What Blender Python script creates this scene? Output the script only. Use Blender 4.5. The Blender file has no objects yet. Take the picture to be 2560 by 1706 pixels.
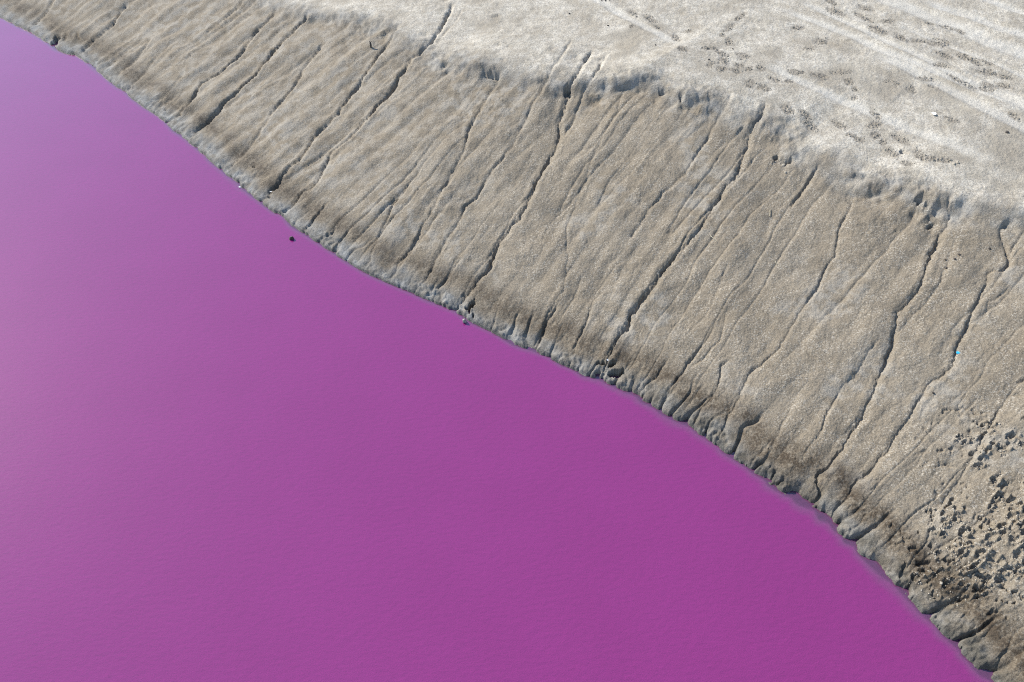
import bpy, math, random
import numpy as np

# ------------------------------------------------------------------ camera, sky, sun, exposure
sc = bpy.context.scene
CAM_H, DEP, HFOV = 8.0, math.radians(45), math.radians(66)
cam = bpy.data.cameras.new('camera')
cam.sensor_width = 36.0
cam.lens = 18.0 / math.tan(HFOV / 2)
cam.clip_start, cam.clip_end = 0.1, 5000.0
cam_o = bpy.data.objects.new('camera', cam)
cam_o.location = (0, 0, CAM_H)
cam_o.rotation_euler = (math.pi / 2 - DEP, 0, 0)
sc.collection.objects.link(cam_o)
sc.camera = cam_o

SUN_EL, SUN_AZ = math.radians(35), math.radians(-52)      # azimuth from +Y, negative = to the left
world = bpy.data.worlds.new('World')
sc.world = world
world.use_nodes = True
wn = world.node_tree
bg = wn.nodes['Background']
sky = wn.nodes.new('ShaderNodeTexSky')
sky.sky_type = 'NISHITA'
sky.sun_disc = False
sky.sun_elevation = SUN_EL
sky.sun_rotation = SUN_AZ
sky.altitude = 100
sky.dust_density = 0.3
sky.ozone_density = 2.0
wn.links.new(sky.outputs[0], bg.inputs[0])
bg.inputs[1].default_value = 0.15
sun = bpy.data.lights.new('sun', 'SUN')
sun.energy = 5.0
sun.angle = math.radians(0.5)
sun.color = (1.0, 0.95, 0.87)
sun_o = bpy.data.objects.new('sun', sun)
sun_o.rotation_euler = (-(math.pi / 2 - SUN_EL), 0, -SUN_AZ)
sun_o.location = (0, 5, 20)
sc.collection.objects.link(sun_o)
sc.view_settings.view_transform = 'Standard'
sc.view_settings.look = 'None'
sc.view_settings.exposure = 0.5
sc.view_settings.gamma = 1.0
sc.cycles.filter_width = 1.1
sc.cycles.use_denoising = False        # keep the grain of the soil crisp

# ------------------------------------------------------------------ helpers: noise and projection
rng = np.random.default_rng(7)
random.seed(7)

def _hash(ix, iy, seed):
    h = (ix.astype(np.int64) * 374761393 + iy.astype(np.int64) * 668265263 + seed * 974711) & 0xFFFFFFFF
    h = ((h ^ (h >> 13)) * 1274126177) & 0xFFFFFFFF
    return (h ^ (h >> 16)) & 0xFFFFFFFF

_ga = rng.random(65536) * 2 * math.pi
_GX, _GY = np.cos(_ga), np.sin(_ga)
def perlin(x, y, seed=0):
    x = x + (seed * 37.37) % 251; y = y + (seed * 91.13) % 241
    x0 = np.floor(x); y0 = np.floor(y)
    fx = x - x0; fy = y - y0
    ix = x0.astype(np.int32); iy = y0.astype(np.int32)
    xa = ix & 255; xb = (ix + 1) & 255; ya = (iy & 255) << 8; yb = ((iy + 1) & 255) << 8
    u = fx * fx * fx * (fx * (fx * 6 - 15) + 10); v = fy * fy * fy * (fy * (fy * 6 - 15) + 10)
    k = ya + xa; a = _GX[k] * fx + _GY[k] * fy
    k = ya + xb; b = _GX[k] * (fx - 1) + _GY[k] * fy
    k = yb + xa; c = _GX[k] * fx + _GY[k] * (fy - 1)
    k = yb + xb; d = _GX[k] * (fx - 1) + _GY[k] * (fy - 1)
    a += (b - a) * u; c += (d - c) * u
    return (a + (c - a) * v) * 1.5

def fbm(x, y, f, n, seed=0, gain=0.5):
    o = np.zeros_like(x); a = 1.0
    for i in range(n):
        o += a * perlin(x * f + 17.3 * i, y * f - 9.1 * i, seed + i)
        f *= 2.03; a *= gain
    return o

def worley(x, y, f, seed=0):
    x = x * f; y = y * f
    ix = np.floor(x).astype(np.int64); iy = np.floor(y).astype(np.int64)
    best = np.full_like(x, 9.0); second = np.full_like(x, 9.0)
    for dx in (-1, 0, 1):
        for dy in (-1, 0, 1):
            h = _hash(ix + dx, iy + dy, seed)
            px = ix + dx + (h & 0xFFFF) / 65536.0
            py = iy + dy + (h >> 16) / 65536.0
            d = np.hypot(px - x, py - y)
            second = np.minimum(second, np.maximum(best, d))
            best = np.minimum(best, d)
    return best, second

def sstep(a, b, x):
    t = np.clip((x - a) / (b - a), 0, 1)
    return t * t * (3 - 2 * t)

TH = math.tan(HFOV / 2)
FW = np.array([0, math.cos(DEP), -math.sin(DEP)])
UP = np.array([0, math.sin(DEP), math.cos(DEP)])
def rays(px):
    px = np.asarray(px, float).reshape(-1, 2)
    nx = (px[:, 0] - 1280) / 1280 * TH
    ny = (853 - px[:, 1]) / 1280 * TH
    return FW[None] + nx[:, None] * np.array([1, 0, 0])[None] + ny[:, None] * UP[None]

def to_plane(px, z=0.0):
    r = rays(px)
    t = (z - CAM_H) / r[:, 2]
    return r[:, :2] * t[:, None]

def to_surf(px, fn, n=260):
    """where the sight lines of photograph pixels meet a height surface"""
    r = rays(px)
    t0 = (2.6 - CAM_H) / r[:, 2]; t1 = (-0.3 - CAM_H) / r[:, 2]
    k = np.linspace(0, 1, n)[None]
    T = t0[:, None] + (t1 - t0)[:, None] * k
    X = r[:, 0:1] * T; Y = r[:, 1:2] * T; Z = CAM_H + r[:, 2:3] * T
    G = Z - fn(X.ravel(), Y.ravel()).reshape(X.shape)
    hit = G <= 0
    i = np.where(hit.any(1), hit.argmax(1), n - 1); i = np.maximum(i, 1)
    a = np.arange(len(i))
    g0 = G[a, i - 1]; g1 = G[a, i]
    f = np.clip(g0 / np.where(np.abs(g0 - g1) < 1e-9, 1e-9, g0 - g1), 0, 1)
    tt = T[a, i - 1] + (T[a, i] - T[a, i - 1]) * f
    return r * tt[:, None] + np.array([0, 0, CAM_H])

# picture windows used while measuring the photograph: origin and magnification
WIN = {'A': (0, 0, 3.647), 'B': (640, 0, 3.647), 'C': (1280, 0, 3.647), 'D': (1920, 0, 3.647),
       'E': (360, 300, 3.647), 'F': (900, 430, 3.647), 'G': (1480, 430, 3.647), 'H': (1920, 430, 3.647),
       'I': (700, 560, 3.647), 'J': (1280, 760, 3.647), 'K': (1920, 800, 3.647), 'L': (1920, 1200, 3.647),
       'M': (2160, 1400, 5.125), 'N': (1000, 700, 7.29), 'O': (1800, 1050, 7.29), 'P': (0, 0, 1.0)}
def win(w, pts):
    ox, oy, m = WIN[w]
    return [(ox + a / m, oy + b / m) for a, b in pts]

# ------------------------------------------------------------------ the lie of the land
SHORE = [(-700, -330), (-350, -130), (-120, -10), (0, 44), (27, 58), (41, 66), (69, 78), (90, 90), (126, 115), (137, 125), (165, 136), (189, 138), (206, 151),
 (228, 165), (247, 181), (271, 203), (291, 219), (313, 230), (324, 244), (354, 266), (376, 280), (395, 291), (417, 310), (430, 326), (463, 348),
 (488, 370), (510, 387), (526, 406), (551, 424), (568, 440), (593, 456), (607, 473), (634, 495), (648, 504), (662, 517), (684, 533), (703, 537),
 (716, 552), (727, 566), (752, 581), (782, 599), (826, 629), (867, 656), (908, 681), (963, 706), (988, 716), (1029, 733), (1070, 753), (1098, 763),
 (1139, 779), (1161, 796), (1180, 809), (1221, 826), (1248, 842), (1280, 861), (1307, 871), (1335, 878), (1373, 894), (1403, 914), (1434, 925),
 (1455, 940), (1499, 949), (1527, 963), (1557, 977), (1590, 988), (1604, 1004), (1634, 1018), (1658, 1037), (1689, 1052), (1727, 1066), (1746, 1084),
 (1779, 1105), (1798, 1114), (1806, 1130), (1837, 1149), (1869, 1171), (1882, 1182), (1906, 1195), (1914, 1200), (1921, 1212), (1937, 1223),
 (1965, 1238), (1981, 1243), (1992, 1257), (2010, 1266), (2038, 1274), (2049, 1299), (2074, 1307), (2082, 1321), (2106, 1341), (2112, 1356),
 (2137, 1365), (2148, 1386), (2189, 1425), (2208, 1441), (2230, 1455), (2244, 1469), (2257, 1482), (2268, 1496), (2285, 1511), (2298, 1529),
 (2329, 1555), (2342, 1565), (2353, 1584), (2386, 1613), (2400, 1624), (2406, 1640), (2421, 1652), (2433, 1669), (2453, 1689), (2476, 1699),
 (2488, 1712), (2600, 1810), (2760, 1960), (3000, 2180)]
shore = to_plane(SHORE)

def resample(p, step):
    seg = np.hypot(*np.diff(p, axis=0).T)
    s = np.concatenate([[0], np.cumsum(seg)])
    n = max(2, int(s[-1] / step))
    q = np.linspace(0, s[-1], n)
    return np.stack([np.interp(q, s, p[:, 0]), np.interp(q, s, p[:, 1])], 1)

sm = resample(shore, 0.05)
ker = np.exp(-np.linspace(-2.2, 2.2, 45) ** 2); ker /= ker.sum()
pad = 22
smp = np.concatenate([sm[:1] - (sm[1] - sm[0]) * np.arange(pad, 0, -1)[:, None], sm, sm[-1:] + (sm[-1] - sm[-2]) * np.arange(1, pad + 1)[:, None]])
sm = np.stack([np.convolve(smp[:, 0], ker, 'valid'), np.convolve(smp[:, 1], ker, 'valid')], 1)
sm = sm[::10]
# carry both ends on, far past the picture
def extend(p, a=60):
    d0 = p[0] - p[2]; d0 /= np.hypot(*d0); d1 = p[-1] - p[-3]; d1 /= np.hypot(*d1)
    return np.concatenate([[p[0] + d0 * a], p, [p[-1] + d1 * a]])
sm = extend(sm); shore = extend(shore)

def poly_dist(x, y, p, limit=None):
    """distance (positive on the left of the line), and arc length of the foot point"""
    best = np.full(x.shape, 1e9); sgn = np.ones(x.shape); arc = np.zeros(x.shape); s0 = 0.0
    for i in range(len(p) - 1):
        ax, ay = p[i]; dx, dy = p[i + 1] - p[i]; L = math.hypot(dx, dy)
        if L < 1e-9: continue
        t = np.clip(((x - ax) * dx + (y - ay) * dy) / (L * L), 0, 1)
        ex = x - ax - t * dx; ey = y - ay - t * dy
        d = ex * ex + ey * ey
        m = d < best
        best = np.where(m, d, best)
        cr = dx * (y - ay) - dy * (x - ax)
        sgn = np.where(m, np.where(cr >= 0, 1.0, -1.0), sgn)
        arc = np.where(m, s0 + t * L, arc)
        s0 += L
    return np.sqrt(best) * sgn, arc

SLOPE = math.tan(math.radians(17))
def bank_profile(d):
    # straight bank above a rounded toe, bed falling away under the water
    up = 0.02 + SLOPE * np.maximum(d, 0)
    dn = -0.16 * (1 - np.exp(-np.maximum(-d, 0) / 0.5)) - 0.25 * np.minimum(np.maximum(-d, 0), 4)
    return np.where(d > 0, up, dn)

def slope_only(x, y):
    d, s = poly_dist(x, y, sm)
    return bank_profile(d)

CREST = [(560, -60), (690, 10), (760, 38), (850, 49), (957, 76), (1040, 118), (1100, 160), (1250, 195), (1350, 215), (1425, 205), (1523, 225), (1588, 210),
         (1686, 255), (1784, 290), (1870, 325), (1948, 385), (2045, 425), (2132, 480), (2263, 490), (2345, 545), (2437, 555), (2513, 555), (2620, 590), (2800, 680)]
cw = to_surf(CREST, slope_only)
cd, cs = poly_dist(cw[:, 0], cw[:, 1], sm)
ch = np.array([.03, .04, .06, .06, .06, .08, .13, .15, .14, .12, .15, .15, .16, .12, .10, .09, .13, .14, .17, .20, .12, .12, .10, .08])
o = np.argsort(cs); cs, cd, ch = cs[o], cd[o], ch[o]
print('crest distance', np.round(cd, 2))

SP = resample(sm, .35)
SPS = np.concatenate([[0], np.cumsum(np.hypot(*np.diff(SP, axis=0).T))])
SPK = np.nonzero(np.hypot(SP[:, 0], SP[:, 1] - 6) < 26)[0]
def bank_coords(x, y):
    """distance from the water and place along it; far from the water the place is an even blend so that the flat has no creases"""
    d, s = poly_dist(x, y, sm)
    k = np.nonzero(d > .8)[0]
    if len(k):
        X, Y = x[k], y[k]; ws = np.zeros(len(k)); wt = np.zeros(len(k))
        for i in SPK:
            r2 = (X - SP[i, 0]) ** 2 + (Y - SP[i, 1]) ** 2 + .01
            w = 1 / (r2 * r2); w *= w
            ws += w * SPS[i]; wt += w
        t = sstep(.8, 2.2, d[k])
        s[k] = s[k] * (1 - t) + ws / wt * t
    return d, s
cz = bank_profile(cd) + .12
_a = np.concatenate([cw[o][:, :2], cw[o][:, :2] + np.array([.53, .85]) * 3.0]); _z = np.concatenate([cz, cz + .30])
PLANE = np.linalg.lstsq(np.column_stack([np.ones(len(_a)), _a]), _z, rcond=None)[0]
def macro(x, y, parts=False):
    d, s = bank_coords(x, y)
    D = np.interp(s, cs, cd)
    Dj = D + .18 * perlin(x * 1.3, y * 1.3, 401) + .04 * perlin(x * 4.2, y * 4.2, 402)
    over = np.maximum(d - D, 0)
    # above the crest the ground bends over to an almost level shore flat, one even plane farther back
    z = bank_profile(np.minimum(d, D))
    hs = np.interp(s, cs, ch) * np.clip(.9 + .5 * perlin(x * .45, y * .45, 403), .3, 1.3)
    z = z + 0.11 * np.minimum(over, 3) + (SLOPE - 0.11) * 0.22 * (1 - np.exp(-over / 0.22)) + hs * sstep(-.20, .12, d - Dj)
    far = sstep(.25, 2.3, over)
    pl = PLANE[0] + PLANE[1] * np.clip(x, -12, 14) + PLANE[2] * np.clip(y, 0, 16)
    z = z * (1 - far) + pl * far
    if parts: return z, d, s, D
    return z

# ------------------------------------------------------------------ gullies: (window, depth, half width in photo pixels, points)
GUL = [
 ('A', .8, 6, [(540, -60), (490, 10), (440, 100), (400, 150), (340, 210), (305, 250)]),
 ('A', .9, 6, [(1180, 10), (1110, 95), (1050, 180), (1010, 250), (950, 310), (870, 370), (820, 410), (780, 450), (730, 495)]),
 ('A', .6, 5, [(1390, 350), (1330, 440), (1260, 530), (1190, 600), (1110, 660), (1060, 720)]),
 ('A', .6, 5, [(1600, 380), (1500, 480), (1420, 540), (1360, 610), (1300, 690), (1210, 780), (1150, 840)]),
 ('A', .8, 5, [(2300, -60), (2240, 10), (2160, 80), (2080, 160), (1990, 240), (1880, 310)]),
 ('A', .4, 3, [(1800, 460), (1740, 520), (1690, 580)]),
 ('A', .9, 6, [(2534, 50), (2494, 130), (2444, 210), (2364, 280), (2334, 320), (2240, 430), (2150, 540), (2050, 630), (1950, 700), (1840, 760), (1800, 830), (1760, 900), (1700, 980), (1640, 1060), (1560, 1095), (1500, 1135)]),
 ('A', .9, 6, [(2814, 110), (2774, 180), (2734, 230), (2664, 310), (2614, 350), (2480, 500), (2334, 680), (2230, 780), (2140, 870), (2040, 960), (1960, 1050), (1890, 1130), (1800, 1190), (1740, 1230), (1715, 1265)]),
 ('A', .5, 4, [(1700, 640), (1600, 780), (1500, 900), (1460, 970), (1370, 1025)]),
 ('A', .5, 4, [(1680, 830), (1600, 930), (1520, 1000), (1445, 1060)]),
 ('B', .6, 5, [(620, 400), (540, 500), (450, 600), (400, 700), (330, 800), (260, 890), (200, 960), (150, 1040), (80, 1150), (0, 1270), (-60, 1350), (-140, 1440), (-220, 1520), (-300, 1590)]),
 ('B', .8, 6, [(1310, 220), (1210, 410), (1130, 510), (1040, 640), (980, 720), (880, 860), (800, 960), (740, 1040), (680, 1100), (600, 1180), (530, 1260), (470, 1370), (400, 1480), (300, 1550), (229, 1655), (179, 1720), (139, 1750), (109, 1800), (30, 1850)]),
 ('B', .5, 3, [(1890, 80), (1830, 200), (1780, 260), (1690, 350)]),
 ('B', .9, 6, [(1800, 40), (1785, 75), (1730, 190), (1680, 280), (1600, 390), (1500, 480), (1420, 540), (1380, 620), (1290, 740), (1210, 880), (1100, 980), (1030, 1070), (940, 1150), (870, 1240), (700, 1380), (640, 1480), (599, 1584), (549, 1664), (499, 1729), (429, 1754), (379, 1814), (349, 1874), (279, 1930), (230, 1950)]),
 ('E', .6, 4, [(1110, 430), (1050, 490), (990, 560), (960, 600)]),
 ('E', .7, 4, [(1690, 740), (1600, 860), (1560, 900), (1520, 970), (1440, 1020)]),
 ('B', .55, 6, [(2240, 680), (2200, 760), (2120, 880), (2040, 1010), (1960, 1160), (1920, 1280), (1900, 1380), (1850, 1480), (1788, 1568), (1728, 1688), (1678, 1768), (1638, 1878), (1588, 1968), (1508, 2078), (1468, 2168), (1428, 2248), (1348, 2348), (1298, 2408), (1273, 2498), (1248, 2533), (1208, 2538), (1160, 2560)]),
 ('F', .6, 4, [(470, 80), (400, 200), (300, 310), (260, 410), (220, 490), (160, 640), (110, 740), (95, 830), (60, 860), (0, 890)]),
 ('C', .6, 5, [(540, 390), (510, 430), (430, 560), (370, 640), (320, 760), (270, 850), (200, 950), (150, 1050), (100, 1150), (0, 1340), (-100, 1480), (-196, 1568), (-256, 1668), (-326, 1798), (-426, 1868), (-466, 1988), (-516, 2078), (-566, 2148), (-626, 2248), (-686, 2348), (-726, 2448), (-766, 2538), (-790, 2600)]),
 ('F', .7, 4, [(940, 780), (870, 870), (810, 960), (740, 1040), (685, 1090)]),
 ('C', 1.0, 7, [(740, 480), (700, 520), (660, 580), (600, 680), (550, 760), (520, 850), (490, 960), (450, 1060), (430, 1150), (430, 1280), (380, 1400), (280, 1560), (214, 1678), (174, 1808), (114, 1918), (64, 2008), (-16, 2088), (-86, 2188), (-146, 2288), (-186, 2388), (-236, 2488), (-286, 2538), (-336, 2618), (-386, 2678), (-446, 2748), (-496, 2808), (-540, 2840)]),
 ('C', .8, 5, [(870, 510), (840, 550), (790, 640), (720, 750), (660, 850), (620, 950), (560, 1090), (500, 1190), (470, 1260)]),
 ('C', .5, 5, [(1060, 730), (1030, 800), (1000, 870), (980, 960), (960, 1060), (900, 1140), (830, 1260), (780, 1370), (730, 1480), (700, 1567), (664, 1698), (604, 1808), (544, 1968), (494, 2088), (500, 2250), (514, 2368), (484, 2568), (464, 2668), (394, 2778), (340, 2850), (304, 2968), (264, 3068), (244, 3135), (210, 3200)]),
 ('F', .4, 4, [(2030, 930), (1980, 1100), (1930, 1190), (1860, 1300), (1800, 1420)]),
 ('F', .5, 4, [(2250, 1050), (2120, 1200), (2080, 1350), (2020, 1480), (1970, 1580), (1930, 1650)]),
 ('C', .7, 5, [(2010, 880), (1960, 980), (1910, 1060), (1860, 1130), (1760, 1330), (1640, 1500), (1569, 1628), (1479, 1698), (1369, 1788), (1329, 1858), (1249, 1928), (1150, 2080), (1080, 2200)]),
 ('C', 1.0, 8, [(2310, 960), (2250, 1130), (2200, 1170), (2160, 1250), (2150, 1330), (2100, 1430), (2069, 1568), (2059, 1628), (1999, 1688), (1929, 1758), (1889, 1848), (1829, 1918), (1789, 1998), (1739, 2068), (1699, 2158), (1629, 2228), (1559, 2298), (1479, 2378), (1429, 2448), (1369, 2508), (1329, 2558), (1289, 2648), (1229, 2718), (1159, 2798), (1089, 2878), (1050, 2990), (1000, 3062), (950, 3142), (910, 3222), (880, 3290), (830, 3380), (770, 3440)]),
 ('G', .9, 5, [(2060, -40), (2000, 70), (1950, 150), (1900, 230), (1850, 290), (1800, 370)]),
 ('G', .7, 5, [(2370, 280), (2310, 440), (2240, 560), (2220, 680), (2200, 810), (2130, 880), (2080, 1000), (2030, 1120), (1970, 1200), (1880, 1330), (1800, 1450), (1750, 1560), (1700, 1640), (1640, 1700), (1540, 1780), (1440, 1843), (1401, 1923), (1351, 2033), (1321, 2113), (1291, 2143), (1271, 2203), (1231, 2263), (1201, 2353), (1150, 2440)]),
 ('G', .4, 4, [(1230, 880), (1150, 1080), (1100, 1190), (1080, 1260), (1000, 1370), (920, 1450), (840, 1530)]),
 ('J', .6, 4, [(1960, 60), (1940, 140), (1910, 270), (1890, 380), (1800, 450), (1730, 540), (1640, 590), (1590, 620)]),
 ('J', .8, 5, [(1860, 200), (1760, 380), (1690, 450), (1600, 570), (1560, 640), (1500, 720), (1440, 800), (1390, 880), (1350, 940)]),
 ('J', .8, 5, [(1430, 530), (1390, 570), (1350, 630), (1310, 690), (1240, 740), (1190, 790), (1120, 835)]),
 ('J', .7, 4, [(1760, 730), (1720, 790), (1660, 880), (1600, 950), (1520, 1050)]),
 ('J', .8, 5, [(2010, 540), (1950, 570), (1900, 600), (1890, 700), (1860, 800), (1810, 890), (1750, 960), (1690, 1040), (1640, 1110)]),
 ('J', .8, 5, [(720, 60), (680, 150), (640, 250), (600, 350), (570, 440), (530, 500)]),
 ('J', .8, 5, [(430, 0), (370, 90), (310, 190), (290, 270), (250, 340), (210, 410), (180, 440)]),
 ('J', .6, 4, [(480, 170), (440, 240), (400, 350), (360, 450)]),
 ('J', .5, 4, [(200, 60), (150, 200), (90, 330)]),
 ('J', .5, 3, [(760, 470), (720, 560), (690, 630)]),
 ('H', 1.0, 8, [(1650, 230), (1630, 290), (1610, 400), (1640, 450), (1600, 540), (1560, 600), (1530, 720), (1480, 780), (1430, 900), (1400, 1010), (1370, 1100), (1300, 1180), (1220, 1270), (1175, 1310), (1160, 1400), (1150, 1479), (1120, 1579), (1100, 1659), (1050, 1779), (1010, 1879), (970, 1989), (930, 2069), (880, 2179), (850, 2279), (790, 2349), (740, 2409), (710, 2489), (650, 2569), (600, 2649), (530, 2729), (460, 2779), (440, 2860), (470, 2920), (465, 2960), (420, 3000), (350, 3015), (280, 3005)]),
 ('H', .35, 6, [(1700, 650), (1620, 850), (1530, 1100), (1400, 1250), (1310, 1330), (1180, 1500)]),
 ('H', .9, 7, [(2260, 440), (2160, 520), (2110, 570), (2110, 660), (2150, 780), (2180, 830), (2170, 890), (2120, 940), (2030, 930), (1990, 960), (1980, 1060), (1940, 1130), (1900, 1200), (1880, 1270), (1830, 1330), (1800, 1479), (1740, 1559), (1700, 1649), (1690, 1729), (1650, 1829), (1560, 1899), (1480, 1939), (1440, 1979), (1400, 2069), (1340, 2149), (1300, 2219), (1240, 2319), (1190, 2389), (1130, 2489), (1080, 2569), (1000, 2639), (930, 2749), (850, 2819), (780, 2859), (740, 2940), (700, 3018), (640, 3058), (600, 3118), (560, 3180)]),
 ('H', .6, 4, [(2400, 470), (2334, 560), (2270, 640), (2210, 740), (2180, 800)]),
 ('H', .6, 4, [(2210, 1060), (2130, 1140), (2060, 1200), (1980, 1230), (1970, 1320), (1930, 1390), (1880, 1440), (1820, 1510)]),
 ('K', .4, 4, [(2150, 120), (2090, 220), (2030, 300), (1960, 340), (1900, 430)]),
 ('K', .45, 4, [(1890, 530), (1800, 640), (1720, 740), (1630, 790)]),
 ('K', .4, 4, [(1930, 720), (1830, 820), (1740, 900), (1660, 1000), (1580, 1070), (1510, 1140), (1440, 1200), (1390, 1270), (1340, 1360), (1260, 1430), (1180, 1530), (1140, 1560), (1080, 1610), (1020, 1670), (990, 1710), (930, 1760), (870, 1810), (830, 1880), (780, 1910), (710, 1935)]),
 ('K', .75, 5, [(2420, 480), (2334, 560), (2250, 630), (2170, 730), (2100, 840), (2030, 950), (1960, 1070), (1900, 1180), (1830, 1310), (1760, 1440), (1700, 1530), (1640, 1590), (1580, 1690), (1550, 1750)]),
 ('K', .5, 6, [(1020, 200), (960, 260), (900, 330), (830, 450), (770, 560), (690, 610), (620, 720), (560, 830), (500, 940), (480, 1020), (430, 1110), (330, 1240), (280, 1330)]),
 ('K', .35, 5, [(260, 740), (220, 800), (150, 930), (60, 1080), (-20, 1180), (-120, 1290), (-220, 1400)]),
 ('L', .4, 4, [(2290, -80), (2220, 20), (2130, 150), (2050, 270)]),
 ('L', .8, 5, [(1540, 330), (1510, 340), (1470, 370), (1450, 430), (1450, 490), (1420, 600), (1380, 660), (1340, 710), (1280, 790), (1230, 840), (1180, 865), (1100, 810), (1030, 770), (960, 730)]),
 ('L', .7, 4, [(1500, 900), (1460, 940), (1400, 980), (1320, 1010)]),
 ('L', .9, 5, [(1840, 1090), (1740, 1120), (1680, 1140), (1600, 1190), (1560, 1230), (1510, 1290)]),
 ('M', .6, 4, [(1700, 830), (1580, 930), (1520, 1010), (1480, 1030), (1440, 1100), (1400, 1200), (1390, 1260)]),
 ('M', .5, 4, [(2150, 810), (2050, 870), (1960, 930), (1860, 1020), (1820, 1130), (1770, 1220), (1720, 1250), (1710, 1400), (1640, 1450)]),
 ('L', .6, 3, [(1740, 1310), (1700, 1340), (1688, 1370), (1700, 1410), (1740, 1450)]),
 ('L', .6, 3, [(1800, 1415), (1785, 1460), (1810, 1490)]),
 # shallow curved prints of an animal's hooves by the water
 ('L', .55, 3, [(790, 300), (770, 275), (735, 272), (712, 300), (715, 335), (745, 355), (780, 345), (790, 320), (760, 310)]),
 ('L', .55, 3, [(1050, 580), (1020, 560), (985, 572), (975, 610), (995, 645), (1030, 660), (1050, 630), (1020, 605)]),
 ('L', .55, 3, [(1110, 640), (1080, 625), (1060, 650), (1068, 690), (1095, 705), (1115, 680)]),
]
# shallow scars running across the bank (wind-blown scratches, old waterlines)
SCAR = [('G', [(820, 800), (920, 880)]), ('J', [(1190, 190), (1300, 300), (1400, 380), (1490, 450)]), ('J', [(1700, 610), (1780, 670)]), ('K', [(1220, 1090), (1300, 1150), (1380, 1200)]),
        ('K', [(1440, 1230), (1560, 1320), (1700, 1390)]), ('K', [(210, 1150), (310, 1220)]), ('K', [(370, 1290), (440, 1350)]), ('B', [(800, 580), (880, 660)]), ('B', [(960, 760), (1080, 840), (1260, 890), (1370, 930)]),
        ('F', [(1660, 600), (1760, 690)]), ('G', [(320, 1330), (480, 1430), (560, 1520)]), ('K', [(250, 230), (370, 370), (500, 450), (600, 530)]), ('B', [(1500, 1100), (1640, 1200), (1860, 1330)])]
# hollows under the crumbling edge: (window, drop, points left to right; the hollow lies on the water side)
EDGE = [
 ('B', .11, [(1680, 560), (1760, 580), (1850, 620), (1960, 620), (2060, 650), (2120, 690), (2240, 690)]),
 ('C', .07, [(160, 720), (230, 770), (310, 755)]),
 ('C', .12, [(370, 800), (440, 812), (490, 830), (545, 800)]),
 ('C', .12, [(690, 870), (720, 888), (780, 905), (830, 900), (895, 885)]),
 ('C', .07, [(350, 430), (440, 455), (515, 430)]),
 ('C', .08, [(570, 495), (640, 550), (695, 525)]),
 ('C', .07, [(720, 560), (830, 555)]),
 ('C', .10, [(860, 640), (960, 680), (1050, 690), (1100, 730), (1200, 740), (1280, 760), (1340, 820), (1400, 840), (1450, 830), (1520, 890), (1560, 960), (1640, 960), (1700, 1010), (1770, 1060)]),
 ('C', .05, [(1170, 1000), (1230, 990), (1340, 1000)]),
 ('C', .10, [(2090, 1170), (2130, 1190), (2180, 1190)]),
 ('D', .09, [(20, 1450), (70, 1450), (150, 1500), (210, 1510)]),
 ('H', .11, [(540, 60), (640, 100), (760, 60), (880, 60), (1000, 120), (1080, 170), (1200, 210), (1320, 290), (1400, 230), (1500, 270), (1560, 330), (1615, 400)]),
 ('H', .10, [(1300, 310), (1380, 380), (1450, 400), (1530, 480), (1570, 560)]),
 ('H', .06, [(1400, 540), (1510, 495)]),
 ('H', .05, [(1040, 600), (1120, 580), (1190, 560)]),
 ('H', .10, [(2100, 540), (2160, 480), (2240, 455)]),
 ('B', .08, [(560, 120), (640, 160), (720, 190), (810, 180)]),
 ('B', .06, [(890, 240), (950, 205), (1005, 200)]),
 ('B', .08, [(1050, 285), (1130, 320), (1230, 260), (1290, 300)]),
 ('B', .06, [(1680, -10), (1800, 10)]),
 ('B', .05, [(2110, 180), (2200, 150), (2260, 160)]),
 ('B', .05, [(2200, 400), (2330, 440)]),
 ('A', .06, [(2060, 30), (2140, 60), (2190, 90)]),
]
# open cavities: (window, x, y, radius x, radius y, tilt degrees, depth)
PIT = [('N', 1310, 490, 45, 105, 35, .16), ('N', 1230, 545, 40, 35, 0, .12), ('N', 1335, 672, 25, 32, 0, .1), ('N', 1270, 610, 25, 25, 0, .08),
       ('A', 515, 375, 30, 72, 30, .16), ('A', 484, 438, 26, 26, 0, .10), ('A', 600, 350, 18, 40, 20, .05), ('A', 715, 340, 20, 26, -30, .05),
       ('J', 945, 640, 66, 30, -10, .15), ('J', 915, 565, 56, 17, -30, .12), ('J', 800, 556, 44, 17, -5, .12), ('J', 780, 640, 24, 34, 20, .1),
       ('O', 620, 365, 24, 12, 0, .04), ('O', 865, 600, 18, 14, 0, .04), ('E', 1005, 440, 20, 14, 0, .04), ('C', 500, 840, 40, 50, 15, .12),
       ('D', 1220, 1436, 32, 13, 10, .07), ('H', 1460, 530, 50, 16, -25, .07), ('D', 170, 1515, 40, 20, -10, .09), ('D', 65, 1465, 28, 16, -30, .07), ('D', 2150, 1262, 0, 0, 0, 0),
       ('H', 1430, 330, 90, 30, 20, .06), ('H', 1370, 290, 60, 22, -5, .06), ('C', 1540, 920, 26, 50, 0, .06), ('C', 1375, 850, 40, 30, 0, .07), ('B', 2160, 690, 70, 30, 0, .07),
       ('E', 1150, 712, 14, 14, 0, .04), ('K', 1830, 1257, 26, 18, 0, .06)]
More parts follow.
